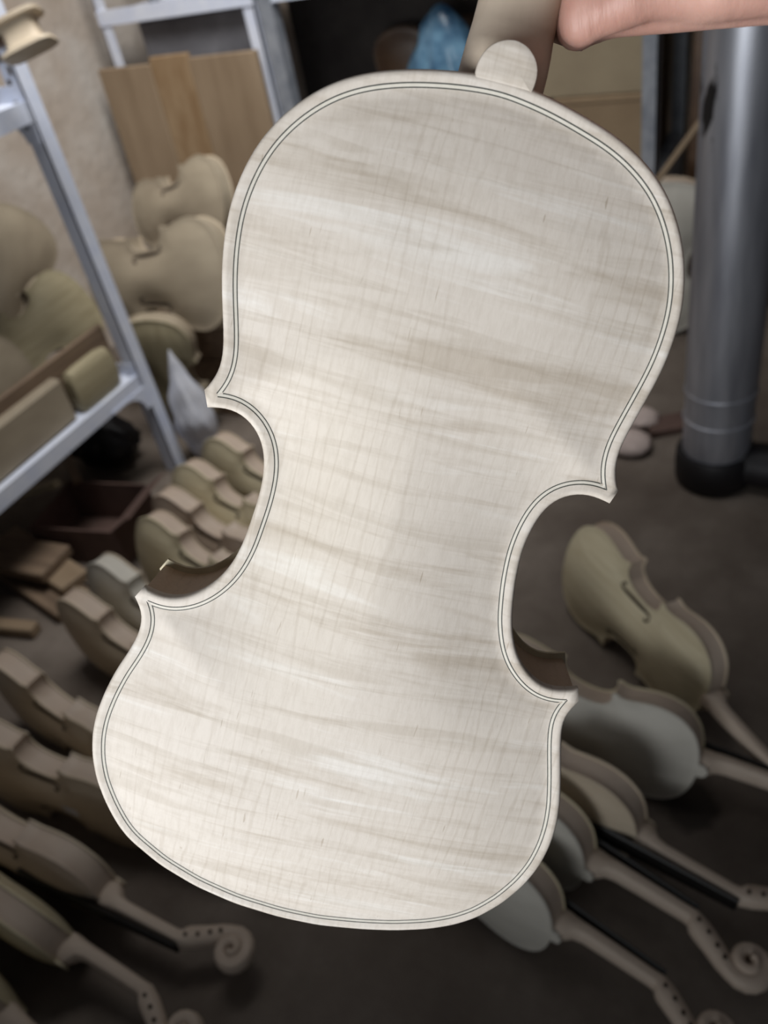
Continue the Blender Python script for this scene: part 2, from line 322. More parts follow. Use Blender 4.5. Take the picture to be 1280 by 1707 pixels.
def plate_geo(Q, step, H, t, rings=()):
    """solid plate: outer face carved, inner face flat at -t; outward = +z"""
    A, B = Q, np.roll(Q, -1, 0)
    n = normals_in(Q)
    if not inside(Q[:1] + n[:1] * .002, Q)[0]: n = -n
    pts = [Q]
    for r in rings:
        R = Q + n * r; R = R[inside(R, Q)]; R = R[seg_dist(R, A, B) > r * .93]; pts.append(R)
    lo, hi = Q.min(0), Q.max(0)
    gx, gy = np.meshgrid(np.arange(lo[0], hi[0], step), np.arange(lo[1], hi[1], step)); G = np.c_[gx.ravel(), gy.ravel()]
    G[:, 0] += np.where((np.round((G[:, 1] - lo[1]) / step) % 2) > 0, step / 2, 0)
    G = G[inside(G, Q)]; G = G[seg_dist(G, A, B) > (max(rings) if rings else 0) + step * .6]; pts.append(G)
    P = np.vstack(pts); nb = len(Q)
    vs2, es, fs, *_ = geometry.delaunay_2d_cdt([Vector(p) for p in P], [(i, (i + 1) % nb) for i in range(nb)], [], 1, 1e-7)
    P2 = np.array([tuple(v) for v in vs2]); fs = [tuple(f) for f in fs]
    d = seg_dist(P2, A, B); z = arch(P2, d, H)
    cnt = {}
    for f in fs:
        for a, b in zip(f, f[1:] + f[:1]): cnt[(a, b)] = 1
    bd = [(a, b) for a, b in cnt if (b, a) not in cnt]
    N = len(P2); V = [(x, y, zz) for (x, y), zz in zip(P2, z)]
    used = sorted({a for e in bd for a in e}); m1 = {a: N + i for i, a in enumerate(used)}; m2 = {a: N + len(used) + i for i, a in enumerate(used)}
    V += [(P2[a][0], P2[a][1], -t * .75) for a in used] + [(P2[a][0] * .998, P2[a][1] * .999, -t) for a in used]
    F = list(fs)
    for a, b in bd:
        F.append((b, a, m1[a], m1[b])); F.append((m1[b], m1[a], m2[a], m2[b]))
    nxt = dict(bd); s0 = bd[0][0]; ring = [s0]; q = nxt[s0]
    while q != s0: ring.append(q); q = nxt[q]
    F.append(tuple(m2[a] for a in reversed(ring)))
    return V, F
def surf_z(P, Q, H):
    P = np.atleast_2d(P); return arch(P, seg_dist(P, Q, np.roll(Q, -1, 0)), H)
def ribs_geo(secs, inset, z0, z1):
    out = []
    for S in secs:
        n = normals_in(S, False)
        Q = loop(secs); mid = len(S) // 2
        if not inside(S[mid:mid + 1] + n[mid:mid + 1] * .003, Q)[0]: n = -n
        out.append(S + n * inset)
    # join neighbours at the corners
    k = len(out)
    for i in range(k):
        a, b = out[i], out[(i + 1) % k]; m = (a[-1] + b[0]) / 2; a[-1] = m; b[0] = m
    R = np.vstack([o[:-1] for o in out]); n = len(R)
    V = [(x, y, z0) for x, y in R] + [(x, y, z1) for x, y in R]
    F = [(i, (i + 1) % n, (i + 1) % n + n, i + n) for i in range(n)]
    return V, F
BT, RH, TT = .0038, .0305, .0032   # plate and rib heights; local z: 0 = rim of the back, rising towards the front
ZF = BT + RH + TT
def flip(V): return [(x, y, -z) for x, y, z in V]
def rev(F): return [tuple(reversed(f)) for f in F]
def neck_secs(ws=1.0, length=1.0):
    zc = .019; X = Vector((1, 0, 0)); S = []
    prof = [(.1745, .0035, .0195, .0150), (.186, .0035, .0195, .0148), (.1925, .0055, .0165, .0146), (.200, .0095, .0122, .0142), (.212, .0112, .0104, .0140), (.25, .0118, .0098, .0132), (.300, .0122, .0092, .0120),
            (.308, .0118, .0096, .0128), (.313, .0085, .0135, .0135), (.324, .0035, .0135, .0130), (.343, -.0065, .0125, .0122), (.359, -.0165, .0112, .0115), (.371, -.0225, .0095, .0110)]
    for i, (y, z, h, hw) in enumerate(prof):
        a = prof[max(i - 1, 0)]; b = prof[min(i + 1, len(prof) - 1)]
        t = Vector((0, b[0] - a[0], b[1] - a[1])).normalized() if i > 8 else Vector((0, 1, 0))
        S.append((Vector((0, y, z + zc)), X, X.cross(t), hw * ws, h))
    c = Vector((0, .3835, -.0020 + zc)); N = 26
    for i in range(N):
        f = i / (N - 1); ang = math.radians(-95 + f * 560); r = .0175 * (1 - f) ** .85 + .0035
        p = c + Vector((0, math.cos(ang) * r, math.sin(ang) * r)); t = Vector((0, -math.sin(ang), math.cos(ang)))
        S.append((p, X, X.cross(t), (.0105 + .009 * f) * ws, .0072 * (1 - f) + .0048))
    return S
def fhole_geo(Q, H, side):  # dark ribbon laid on the plate, its colour standing for the shaded opening
    pts = []
    for i in range(15):
        t = i / 14; y = .036 - .072 * t; x = .038 + .022 * t + .007 * math.sin((t - .5) * PI * 2.0) * -1
        if i in (0,): x += .0
        pts.append((x * side, y))
    hook = [(.031, .030), (.034, .038), (.0385, .0395)]
    P = [(x * side, y) for x, y in [(.0335, .031), (.0335, .037), (.038, .0405), (.043, .037)]]
    P += [(x * side, y) for x, y in [(.0440, .028), (.0440, .016), (.0448, .004), (.0456, -.008), (.0466, -.020), (.0485, -.030)]]
    P += [(x * side, y) for x, y in [(.0525, -.0345), (.0565, -.032), (.057, -.027)]]
    wd = [.0030, .0018, .0012, .0018, .0024, .003, .0032, .0032, .0028, .0020, .0012, .0020, .0036]
    P = np.array(P); n = normals_in(P, False); V, F = [], []
    for sgn in (1, -1):
        E = P + n * (np.array(wd) * sgn)[:, None]; z = surf_z(E, Q, H)
        V += [(x, y, zz + .0011) for (x, y), zz in zip(E, z)]
    k = len(P); F = [(i, i + 1, k + i + 1, k + i) for i in range(k - 1)]
    if side < 0: F = rev(F)
    return V, F
# shared meshes of the workshop violins
def mesh(name, V, F, m, smooth=35):
    me = bpy.data.meshes.new(name); me.from_pydata([tuple(v) for v in V], [], F); me.materials.append(m); me.update()
    bm = bmesh.new(); bm.from_mesh(me); bmesh.ops.recalc_face_normals(bm, faces=bm.faces); bm.to_mesh(me); bm.free()
    me.polygons.foreach_set('use_smooth', [True] * len(me.polygons)); me.set_sharp_from_angle(angle=math.radians(smooth)); return me
GQ = loop(GEN); HB, HT = .014, .015
Vp, Fp = plate_geo(GQ, .008, HB, BT, (.0012, .005))
Vt, Ft = plate_geo(GQ, .008, HT, TT, (.0012, .005))
Vr, Fr = ribs_geo(GEN, .0027, BT * .9, BT + RH + .0005)
nS = neck_secs(); Vn, Fn = sweep(nS, 12, 2.6)
GM = {}
def gmesh(kind, matk):
    k = (kind, matk)
    if k in GM: return GM[k]
    if kind == 'back': V, F = flip(Vp), rev(Fp)
    elif kind == 'top': V, F = [(x, y, z + ZF) for x, y, z in Vt], Ft
    elif kind == 'ribs': V, F = Vr, Fr
    elif kind == 'neck': V, F = Vn, Fn
    elif kind == 'button': V, F = disc_button()
    elif kind == 'board':
        X = Vector((1, 0, 0)); U = Vector((0, 0, 1))
        V, F = sweep([(Vector((0, y, .0435 + (.310 - y) * .03)), X, U, wv, .0032) for y, wv in ((.040, .0205), (.12, .0175), (.312, .0120))], 10, 3)
    elif kind == 'fh1' or kind == 'fh2':
        V, F = fhole_geo(GQ, HT, 1 if kind == 'fh1' else -1); V = [(x, y, z + ZF) for x, y, z in V]
    elif kind.startswith('peg'):
        i = int(kind[3:]); y, z = [(.318, .0265), (.333, .0195), (.347, .0105), (.359, .0030)][i]
        V, F = sweep([(Vector((x, y, z)), Vector((0, 1, 0)), Vector((0, 0, 1)), .0027, .0027) for x in (-.0142, .0142)], 10)
    me = mesh({'back': 'back_plate', 'top': 'top_plate', 'fh1': 'f_hole', 'fh2': 'f_hole', 'board': 'fingerboard'}.get(kind, 'peg_hole' if kind.startswith('peg') else kind), V, F, M[matk]); GM[k] = me; return me
def disc_button(r=.0106, cy=.1805, t=.0040):
    V, F = [], []; n = 22
    for rr, z in ((.55, .0002), (.93, 0.0001), (1., .0009), (1., t), (.5, t)):
        for k in range(n):
            a = 2 * PI * k / n; V.append((r * rr * math.cos(a), cy + r * rr * math.sin(a), z))
    for j in range(4):
        for k in range(n): F.append((j * n + k, j * n + (k + 1) % n, (j + 1) * n + (k + 1) % n, (j + 1) * n + k))
    F.append(tuple(range(n))); F.append(tuple(4 * n + k for k in reversed(range(n)))); return V, F
def inst(name, me, parent):
    o = bpy.data.objects.new(name, me); COL.objects.link(o); o.parent = parent; return o
def violin(label, origin, heading, front, neck=True, board=False, fh=True, plate='pale', top='spruce', rib='pale2', group=None, name='violin', cat='violin', mw=None, scale=1.0):
    """origin = centre of the body (half way through its depth); heading points to the neck; front = outward normal of the top"""
    if mw is None:
        Y = Vector(heading).normalized(); Z = Vector(front); Z = (Z - Y * Z.dot(Y)).normalized(); X = Y.cross(Z)
        mw = Matrix(((X.x, Y.x, Z.x, 0), (X.y, Y.y, Z.y, 0), (X.z, Y.z, Z.z, 0), (0, 0, 0, 1)))
        mw = Matrix.Translation(Vector(origin) - Z * (ZF / 2)) @ mw @ Matrix.Scale(scale, 4)
    r = empty(name, mw)
    tag(r, label, cat, group)
    inst('back_plate', gmesh('back', plate), r)
    t = inst('top_plate', gmesh('top', top), r); inst('ribs', gmesh('ribs', rib), r)
    if fh:
        for k in ('fh1', 'fh2'): inst('f_hole', gmesh(k, 'hole'), t)
    if neck:
        nk = inst('neck', gmesh('neck', rib), r); inst('button', gmesh('button', plate), r)
        for i in range(4): inst('peg_hole', gmesh('peg%d' % i, 'hole'), nk)
    if board: inst('fingerboard', gmesh('board', 'ebony'), r)
    return r
def floor_violin(label, ref, at, deg, front_right, lean=0., **k):
    """a violin lying on its side; ref = 'tail' or 'root', at = (x, y) of that point, deg = heading over the floor"""
    a = math.radians(deg); pitch = math.radians(-5.0)
    Y = Vector((math.cos(a) * math.cos(pitch), math.sin(a) * math.cos(pitch), math.sin(pitch)))
    side = Vector((math.sin(a), -math.cos(a), 0)) * (1 if front_right else -1)
    Z = (side + Vector((0, 0, lean))).normalized()
    s = k.get('scale', 1.0)
    o = Vector((at[0], at[1], 0)) + Vector((math.cos(a), math.sin(a), 0)) * (.178 if ref == 'tail' else -.178) * s
    o.z = .0945 * s
    return violin(label, o, Y, Z, **k)

# ------------------------------------------------------------------ room shell
def struct(name, o): o.name = name; o['kind'] = 'structure'; return o
struct('floor', box('floor', (-2.25, -2.2, -.05), (2.2, 2.75, 0), M['floor']))
struct('wall_left', box('wall_left', (-2.25, -2.2, 0), (-2.10, 2.75, 2.7), M['wall']))
struct('wall_back', box('wall_back', (-2.10, 2.60, 0), (2.2, 2.75, 2.7), M['wall']))

# ------------------------------------------------------------------ the held violin
U = Vector((.88883758, .27136365, -.36923629)); V_ = Vector((.2026977, .48983123, .84792744)); N_ = Vector((-.41096015, .82851312, -.38037301))
ORG = Vector((-.14137673, .20555211, .92967487))
MX = -U
mwv = Matrix(((MX.x, V_.x, N_.x, ORG.x), (MX.y, V_.y, N_.y, ORG.y), (MX.z, V_.z, N_.z, ORG.z), (0, 0, 0, 1)))
held = empty('violin', mwv)
tag(held, 'large unvarnished violin held up close, flamed maple back with double purfling line', 'violin')
MQ = loop(MAIN); MH = .0105
Va, Fa = plate_geo(MQ, .0028, MH, .0038, (.0005, .0012, .0024, .0045, .0065))
back = link('back_plate', mesh('back_plate', flip(Va), rev(Fa), M['flame'], 40), None, held)
# button of the back, traced
BTN = [(-9.7,177.0),(-10.1,179.2),(-9.9,182.3),(-8.0,186.9),(-3.9,190.0),(0.7,191.1),(5.3,190.0),(9.1,186.7),(10.7,183.3),(10.9,179.5),(10.3,176.2)]
bq = smooth_path(mir(BTN), .0012, 1.5); cb = bq.mean(0)
Vb, Fb = [], []
base_pts = [(bq[0][0] * .95, .1768), (bq[-1][0] * .95, .1768)]
ringp = np.vstack([bq, base_pts[1], base_pts[0]])
for sc_, z in ((.50, -.0001), (.90, -.0001), (.965, .0001), (1.0, .0008), (1.0, .0036)):
    Vb += [(cb[0] + (x - cb[0]) * sc_, cb[1] + (y - cb[1]) * sc_, z) for x, y in ringp]
nb_ = len(ringp)
for j in range(4):
    for k in range(nb_): Fb.append((j * nb_ + k, j * nb_ + (k + 1) % nb_, (j + 1) * nb_ + (k + 1) % nb_, (j + 1) * nb_ + k))
Fb.append(tuple(range(nb_)))
link('button', mesh('button', Vb, Fb, M['flame'], 40), None, back)
# purfling strips: each follows the edge of its bout and stops at the corner mitre
Qa, Qb = MQ, np.roll(MQ, -1, 0)
def purf(d, wd, m, lift):
    for i, S in enumerate(MAIN):
        P = smooth_path(S * 1000, .0008, 0); n = normals_in(P, False); mid = len(P) // 2
        if not inside(P[mid:mid + 1] + n[mid:mid + 1] * .003, MQ)[0]: n = -n
        R = P + n * d; ok = (seg_dist(R, Qa, Qb) > d - .00028) & inside(R, MQ)
        idx = np.where(ok)[0]
        if not len(idx): continue
        R = R[idx[0]:idx[-1] + 1]; nn = n[idx[0]:idx[-1] + 1]
        E1, E2 = R + nn * wd / 2, R - nn * wd / 2
        zz = [surf_z(E, MQ, MH) for E in (E1, E2)]
        k = len(R)
        V = [(x, y, -(z + lift)) for (x, y), z in zip(E1, zz[0])] + [(x, y, -(z + lift)) for (x, y), z in zip(E2, zz[1])]
        F = [(j, j + 1, k + j + 1, k + j) for j in range(k - 1)]
        o = from_py('purfling', V, F, m, back, 30)
        # faces must look out of the back (-z)
        if o.data.polygons[k // 2].normal.z > 0: o.data.flip_normals()
        o['label'] = 'dark purfling strip' if 'black' in m.name else 'light purfling strip'
purf(.00435, .00038, M['purf_dark'], .00012)
purf(.00505, .00100, M['purf_light'], .00008)
purf(.00575, .00038, M['purf_dark'], .00012)
Vx, Fx = ribs_geo(MAIN, .0027, .0036, BT + RH + .0005)
link('ribs', mesh('ribs', Vx, Fx, M['flame_rib'], 30), None, held)
Vy, Fy = plate_geo(loop(make_outline((mir(mru), mir(mrc), mir(mrl)), (mir(mlu), mir(mlc), mir(mll)), .004, 3)), .006, .015, TT, (.0012, .005))
tp = link('top_plate', mesh('top_plate', [(x, y, z + ZF) for x, y, z in Vy], Fy, M['spruce'], 40), None, held)
for k in ('fh1', 'fh2'): inst('f_hole', gmesh(k, 'hole'), tp)
Vk, Fk = sweep(neck_secs(1.06), 24, 2.3)
nk = link('neck', mesh('neck', Vk, Fk, M['main_neck'], 40), None, held)
for i in range(4): inst('peg_hole', gmesh('peg%d' % i, 'hole'), nk)
inst('fingerboard', gmesh('board', 'ebony'), held)

# ------------------------------------------------------------------ the hand that holds it
def wp(u, v, n): return ORG + U * (u / 1000) + V_ * (v / 1000) + N_ * (n / 1000)
def capsule(bm, a, b, ra, rb, seg=14):
    a, b = Vector(a), Vector(b)
    for p, r in ((a, ra), (b, rb)):
        bmesh.ops.create_icosphere(bm, subdivisions=2, radius=r, matrix=Matrix.Translation(p))
    L = (b - a).length
    if L > 1e-5:
        q = (b - a).to_track_quat('Z', 'Y').to_matrix().to_4x4()
        bmesh.ops.create_cone(bm, cap_ends=True, segments=seg, radius1=ra, radius2=rb, depth=L, matrix=Matrix.Translation((a + b) / 2) @ q)
def chain(bm, pts, rs):
    P = [wp(*p) for p in pts]
    for i in range(len(P) - 1): capsule(bm, P[i], P[i + 1], rs[i] / 1000, rs[i + 1] / 1000)
bm = bmesh.new()
wrist = (150, 262, 2)
# metacarpals and curled fingers: little, ring, middle, index (down to up the neck)
fing = [((60, 222, 14), (31, 214, 26), (24, 213, 48), (-2, 216, 56), 9.0, 11),
        ((58, 235, 10), (24, 236, 47), (-6, 237, 56), (-24, 239, 40), 9.2, 12),
        ((58, 254, 6), (22, 255, 49), (-9, 256, 57), (-26, 257, 40), 9.6, 12.5),
        ((62, 273, 6), (28, 274, 46), (0, 275, 55), (-20, 275, 42), 9.4, 12.5)]
for i, (mc, p1, p2, tip, r, rm) in enumerate(fing):
    chain(bm, [(146, 262 + i * 6, 4), (104, 238 + i * 13, 6), mc, p1, p2, tip], [19, 15, rm, r + .6, r, r - 1.6])
# heel of the palm and the thumb lying along the near side of the neck
chain(bm, [(140, 258, -2), (112, 245, -2), (86, 234, 0), (60, 223.5, 4)], [20, 18, 15, 12.5])
chain(bm, [(60, 223, 8), (43, 220, 9), (26, 209, 14)], [12, 10, 8.8])
chain(bm, [(21.5, 205, 16), (21.5, 222, 14), (22, 250, 12)], [8.6, 9.6, 10.5])
chain(bm, [(22, 206, 26), (24, 240, 28)], [8.5, 9])
chain(bm, [(34, 215, 11), (34, 250, 9)], [10.5, 12])
chain(bm, [(47, 221, 9), (47, 250, 7)], [11.5, 13])
chain(bm, [(142, 270, -8), (104, 276, -14), (66, 282, -16), (34, 285, -12), (8, 286, -6)], [19, 17, 13.5, 10.5, 9])
chain(bm, [wrist, (196, 274, 0), (300, 300, -6), (400, 322, -12)], [26, 25, 33, 38])
me0 = bpy.data.meshes.new('tmp'); bm.to_mesh(me0); bm.free()
ob0 = bpy.data.objects.new('tmp', me0); COL.objects.link(ob0)
rm_ = ob0.modifiers.new('r', 'REMESH'); rm_.mode = 'VOXEL'; rm_.voxel_size = .0018
sm_ = ob0.modifiers.new('s', 'SMOOTH'); sm_.iterations = 9; sm_.factor = .6
dg = bpy.context.evaluated_depsgraph_get(); hm = bpy.data.meshes.new_from_object(ob0.evaluated_get(dg))
bpy.data.objects.remove(ob0); hm.name = 'person'
hm.materials.clear(); hm.materials.append(M['skin'])
hm.polygons.foreach_set('use_smooth', [True] * len(hm.polygons))
person = bpy.data.objects.new('person', hm); COL.objects.link(person)
tag(person, 'person whose bare hand grips the neck of the large violin', 'person')
Vs, Fs = tube([wp(262, 291, -4), wp(270, 293, -4), wp(340, 308, -8), wp(430, 328, -14)], [.037, .042, .047, .052], 20)
sl = from_py('sleeve', Vs, Fs, M['cloth_dark'], None, 40); sl.parent = person

# ------------------------------------------------------------------ violins lying on the floor
UB = dict(name='unfinished_violin', cat='violin body')
GR = 'unvarnished violins lying on their sides on the floor'
floor_violin('violin lying alone on the right with its yellowish top and f-hole showing', 'root', (-.060, .862), -40, True, .25, group=GR)
floor_violin('greyish white backed violin, directly below the lone one with the f-hole', 'root', (-.060, .742), -4, False, -.25, plate='greyish', board=True, group=GR)
floor_violin('violin whose long black fingerboard points at the right edge of the photo', 'root', (-.113, .611), -12, True, .05, board=True, top='pale', group=GR)
floor_violin('second lowest violin on the right, pale scroll near the lower right corner', 'root', (-.165, .547), -14, False, -.1, board=True, plate='greyish', group=GR)
floor_violin('lowest violin on the right, its scroll at the bottom edge of the photo', 'root', (-.182, .459), -14, False, -.14, scale=.96, board=True, plate='greyish', group=GR)
floor_violin('backmost violin of the left row, only its end seen in the upper waist gap', 'tail', (-1.21, 1.182), -12, True, .12, group=GR)
floor_violin('violin of the left row second from the back, below the white plastic bag', 'tail', (-1.22, 1.074), -12, True, .2, group=GR)
floor_violin('pinkish-ribbed violin of the left row third from the back', 'tail', (-1.204, .992), -12, True, .0, top='pale2', group=GR)
floor_violin('yellow-topped violin of the left row, fourth from back, beside the reddish box', 'tail', (-1.188, .904), -12, True, .2, group=GR)
floor_violin('pale grey violin end beside the rib corner of the large violin', 'tail', (-1.203, .773), -11, True, .1, rib='greyish', top='greyish', group=GR)
floor_violin('violin lying just left of the lower left corner of the large one', 'tail', (-1.195, .685), -10, True, .0, top='pale', group=GR)
floor_violin('dim violin at the left, second above the one whose scroll shows', 'tail', (-1.215, .525), -9, True, .0, top='pale', group=GR)
l7 = floor_violin('violin at the left edge with a pale paper sticker on its side', 'tail', (-1.150, .388), 2, True, .05, top='pale', group=GR)
floor_violin('violin in the lower left whose whole scroll is seen under the large one', 'root', (-.775, .287), -1, True, .0, top='pale2', board=True, group=GR)
floor_violin('second lowest violin on the left, its pegbox cut by the bottom edge of the photo', 'root', (-.780, .200), -5, False, .1, plate='spruce', group=GR)
floor_violin('violin cut off by the bottom left corner of the photo', 'root', (-.80, .10), -10, False, .1, plate='spruce', group=GR)

# paper sticker on the ribs of one violin
SV = [(x, y, z) for y in (.040, .055, .070) for x, z in ((-.012, 0), (.006, 0))]
SV = [(x + .004, y, ZF + surf_z(np.array([[x + .004, y]]), GQ, HT)[0] + .0007) for x, y, z in SV]
st = from_py('sticker', SV, [(0, 1, 3, 2), (2, 3, 5, 4)], M['bag'], [c for c in l7.children if c.name.startswith('top_plate')][0]); st['label'] = 'pale paper sticker'

# ------------------------------------------------------------------ left shelving unit
sh = empty('shelving_unit', loc=(-1.62, .82, 0)); tag(sh, 'white slotted-angle steel shelving unit along the left wall', 'shelf')
SO = Vector((-1.62, .82, 0))
def rel(bmf, name, m, par, smooth=None):
    o = from_bm(name, bmf, m, par, smooth); return o
def lbox(bm, lo, hi, org=SO, bevel=0.):
    bm_box(bm, tuple(Vector(lo) - org), tuple(Vector(hi) - org), bevel)
def angle_post(x, y, sx, sy, z1=1.95, name='post', par=sh, org=SO, wdt=.036, m='steel'):
    bm = bmesh.new(); t = .003
    lbox(bm, (min(x, x + sx * wdt), min(y, y + sy * t), 0), (max(x, x + sx * wdt), max(y, y + sy * t), z1), org)
    lbox(bm, (min(x, x + sx * t), min(y, y + sy * wdt), 0), (max(x, x + sx * t), max(y, y + sy * wdt), z1), org)
    p = rel(bm, name, M[m], par)
    bm = bmesh.new(); z = .845
    while z < z1 - .02:
        for k, off in ((0, .011), (1, .024)):
            zz = z + k * .022
            lbox(bm, (x + sx * off - .0042, y - sy * .001 - .0006, zz), (x + sx * off + .0042, y - sy * .001 + .0006, zz + .014), org)
        z += .044
    h = rel(bm, 'slots', M['hole'], p); h['kind'] = 'stuff'
    return p
PX, PY = -1.405, 1.268
angle_post(PX, PY - .004, -1, 1); angle_post(-1.86, PY, 1, -1); angle_post(PX, .30, -1, 1); angle_post(-1.86, .30, 1, 1)
def shelf_level(z):
    bm = bmesh.new(); lbox(bm, (-1.86, .30, z - .004), (PX - .004, PY, z)); s = rel(bm, 'shelf_board', M['steel'], sh)
    bm = bmesh.new(); lbox(bm, (PX - .003, .30, z - .036), (PX, PY, z + .002)); rel(bm, 'front_beam', M['steel'], s)
    bm = bmesh.new(); lbox(bm, (-1.86, PY - .007, z - .036), (PX - .036, PY - .004, z + .002)); rel(bm, 'end_beam', M['steel'], s)
def gusset(z, hgt=.075):
    # curved corner plate where a beam meets the post, in the plane of the unit's end
    n = 8; pts = [(PX, z + .03), (PX, z - hgt)]
    for i in range(n + 1):
        a = PI / 2 * i / n; pts.append((PX - .036 - (.055) * (1 - math.cos(a)) , z - hgt + (hgt - .034) * math.sin(a)))
    pts.append((PX - .13, z - .034)); pts.append((PX - .13, z + .03))
    bm = bmesh.new(); f = []
    for yy in (PY - .010, PY - .0075): f.append([bm.verts.new((px - SO.x, yy - SO.y, pz)) for px, pz in pts])
    k = len(pts); bm.faces.new(f[0]); bm.faces.new(reversed(f[1]))
    for i in range(k): bm.faces.new((f[0][i], f[0][(i + 1) % k], f[1][(i + 1) % k], f[1][i]))
    g = rel(bm, 'gusset_plate', M['steel'], sh)
    for dx, dz in ((-.02, .0), (-.02, -.045), (-.075, -.004)):
        V, F = sweep([(Vector((PX + dx, yy, z + dz)) - SO, Vector((1, 0, 0)), Vector((0, 0, 1)), .005, .005) for yy in (PY - .016, PY - .010)], 6)
        from_py('bolt', V, F, M['steelgrey'], g)
def front_gusset(z, hgt=.085):
    n = 8; pts = [(PY, z - .03), (PY, z - hgt)]
    for i in range(n + 1):
        a = PI / 2 * i / n; pts.append((PY - .020 - .06 * (1 - math.cos(a)), z - hgt + (hgt - .036) * math.sin(a)))
    pts.append((PY - .12, z - .036)); pts.append((PY - .12, z - .03))
    bm = bmesh.new(); f = []
    for xx in (PX + .001, PX + .003): f.append([bm.verts.new((xx - SO.x, py - SO.y, pz)) for py, pz in pts])
    k = len(pts); bm.faces.new(f[0]); bm.faces.new(reversed(f[1]))
    for i in range(k): bm.faces.new((f[0][i], f[0][(i + 1) % k], f[1][(i + 1) % k], f[1][i]))
    rel(bm, 'gusset_plate', M['steel'], sh)
front_gusset(.285); shelf_level(.285); shelf_level(.885); shelf_level(1.5); gusset(.885); gusset(.285)

# ------------------------------------------------------------------ things on the shelves
UB = dict(name='unfinished_violin', cat='violin body')
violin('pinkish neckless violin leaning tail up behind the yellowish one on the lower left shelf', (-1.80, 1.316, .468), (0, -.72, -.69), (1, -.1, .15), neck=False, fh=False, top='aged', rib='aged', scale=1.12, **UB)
violin('yellowish neckless violin on edge, rounded end beside the white post, on the lower shelf', (-1.655, 1.245, .285 + .106), (0, -1, -.02), (1, 0, .42), neck=False, fh=False, top='dimmed_y', rib='aged', **UB)
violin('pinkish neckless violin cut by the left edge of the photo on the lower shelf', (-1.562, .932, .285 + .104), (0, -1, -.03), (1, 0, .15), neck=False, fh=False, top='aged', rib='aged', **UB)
o = box('black_box', (-.09, -.10, 0), (.09, .10, .075), M['black'], None, .004); o.location = (-1.56, 1.15, .8865); tag(o, 'black box on the upper left shelf under the pale wooden spool', 'box')
X_ = Vector((.35, -.2, -.9)).normalized(); A_ = Vector((.8, .5, .2)).normalized(); A_ = (A_ - X_ * A_.dot(X_)).normalized(); B_ = X_.cross(A_)
V, F = sweep([(X_ * t, A_, B_, .046 * k, .030 * k) for t, k in ((-.029, .96), (-.027, 1.08), (-.021, 1.06), (-.019, .82), (-.010, .70), (.010, .70), (.019, .82), (.021, 1.06), (.027, 1.08), (.029, .96))], 16, 4)
o = from_py('wooden_spool', V, F, M['pale'], None, 35); o.location = (-1.285, 1.205, 1.000); V, F = tube([(-.33, -.07, -.026), (-.10, -.02, -.008), (.0, .0, .0)], .010, 10); from_py('rod', V, F, M['varnish'], o, 40); tag(o, 'pale flanged wooden spool at the top left corner, right above the post gusset', 'spool')
o = box('plank', (-.006, -.29, 0), (.006, .29, .128), M['brown'], None, .002); o.location = (-1.464, .975, .2858); tag(o, 'dark brown plank standing on edge across the lower shelf', 'plank')
o = box('wood_block', (-.015, -.17, 0), (.015, .17, .104), M['aged'], None, .007); o.location = (-1.439, .905, .2858); tag(o, 'long pale wood block at the front edge of the lower shelf', 'wood block')
V, F = sweep([(Vector((0, y, .050)), Vector((1, 0, 0)), Vector((0, 0, 1)), .021 * k, .052 * k) for y, k in ((-.068, .7), (-.06, .95), (-.035, 1), (.035, 1), (.06, .9), (.069, .6))], 18, 3)
o = from_py('wood_block', V, F, M['dimmed_y'], None, 40); o.location = (-1.434, 1.160, .2838); tag(o, 'rounded yellowish wood block beside the white post on the lower shelf', 'wood block')
bm = bmesh.new()
for i in range(120):
    x, y = random.uniform(-1.80, -1.42), random.uniform(.55, .80)
    z = .2865 + random.random() * .012; a = random.random() * PI; s = random.uniform(.006, .018)
    m4 = Matrix.Translation((x, y, z)) @ Matrix.Rotation(a, 4, 'Z') @ Matrix.Rotation(random.uniform(-.6, .6), 4, 'X')
    vv = [bm.verts.new(m4 @ Vector(c)) for c in ((-s, -.003, 0), (0, -.003, .004), (s, -.003, 0), (s, .003, 0), (0, .003, .004), (-s, .003, 0))]
    bm.faces.new((vv[0], vv[1], vv[4], vv[5])); bm.faces.new((vv[1], vv[2], vv[3], vv[4]))
o = from_bm('wood_shavings', bm, M['shavings']); tag(o, 'loose curls of wood shavings on the lower left shelf', 'shavings', kind='stuff')

# ------------------------------------------------------------------ pile of bodies behind the post
def crate(lo, hi, label):
    c = Vector(((lo[0] + hi[0]) / 2, (lo[1] + hi[1]) / 2, lo[2])); r = empty('crate', loc=c); tag(r, label, 'crate')
    n = max(2, round((hi[2] - lo[2]) / .095)); h = (hi[2] - lo[2]) / n
    bm = bmesh.new(); bm_box(bm, tuple(Vector((lo[0] + .012, lo[1] + .012, lo[2])) - c), tuple(Vector((hi[0] - .012, hi[1] - .012, hi[2] - .001)) - c)); from_bm('crate_body', bm, M['brown'], r)
    for i in range(n):
        z0 = lo[2] + i * h
        bm = bmesh.new(); bm_box(bm, tuple(Vector((lo[0], lo[1], z0 + .002)) - c), tuple(Vector((hi[0], lo[1] + .012, z0 + h - .002)) - c), .0015); from_bm('slat', bm, M['brown'], r)
        bm = bmesh.new(); bm_box(bm, tuple(Vector((hi[0] - .012, lo[1] + .012, z0 + .002)) - c), tuple(Vector((hi[0], hi[1], z0 + h - .002)) - c), .0015); from_bm('slat', bm, M['brown'], r)
crate((-1.70, 1.525, 0), (-1.15, 1.635, .262), 'low brown slatted crate under the middle violin of the pile')
crate((-1.70, 1.645, 0), (-1.30, 1.90, .375), 'taller brown crate at the back carrying the topmost violin of the pile')
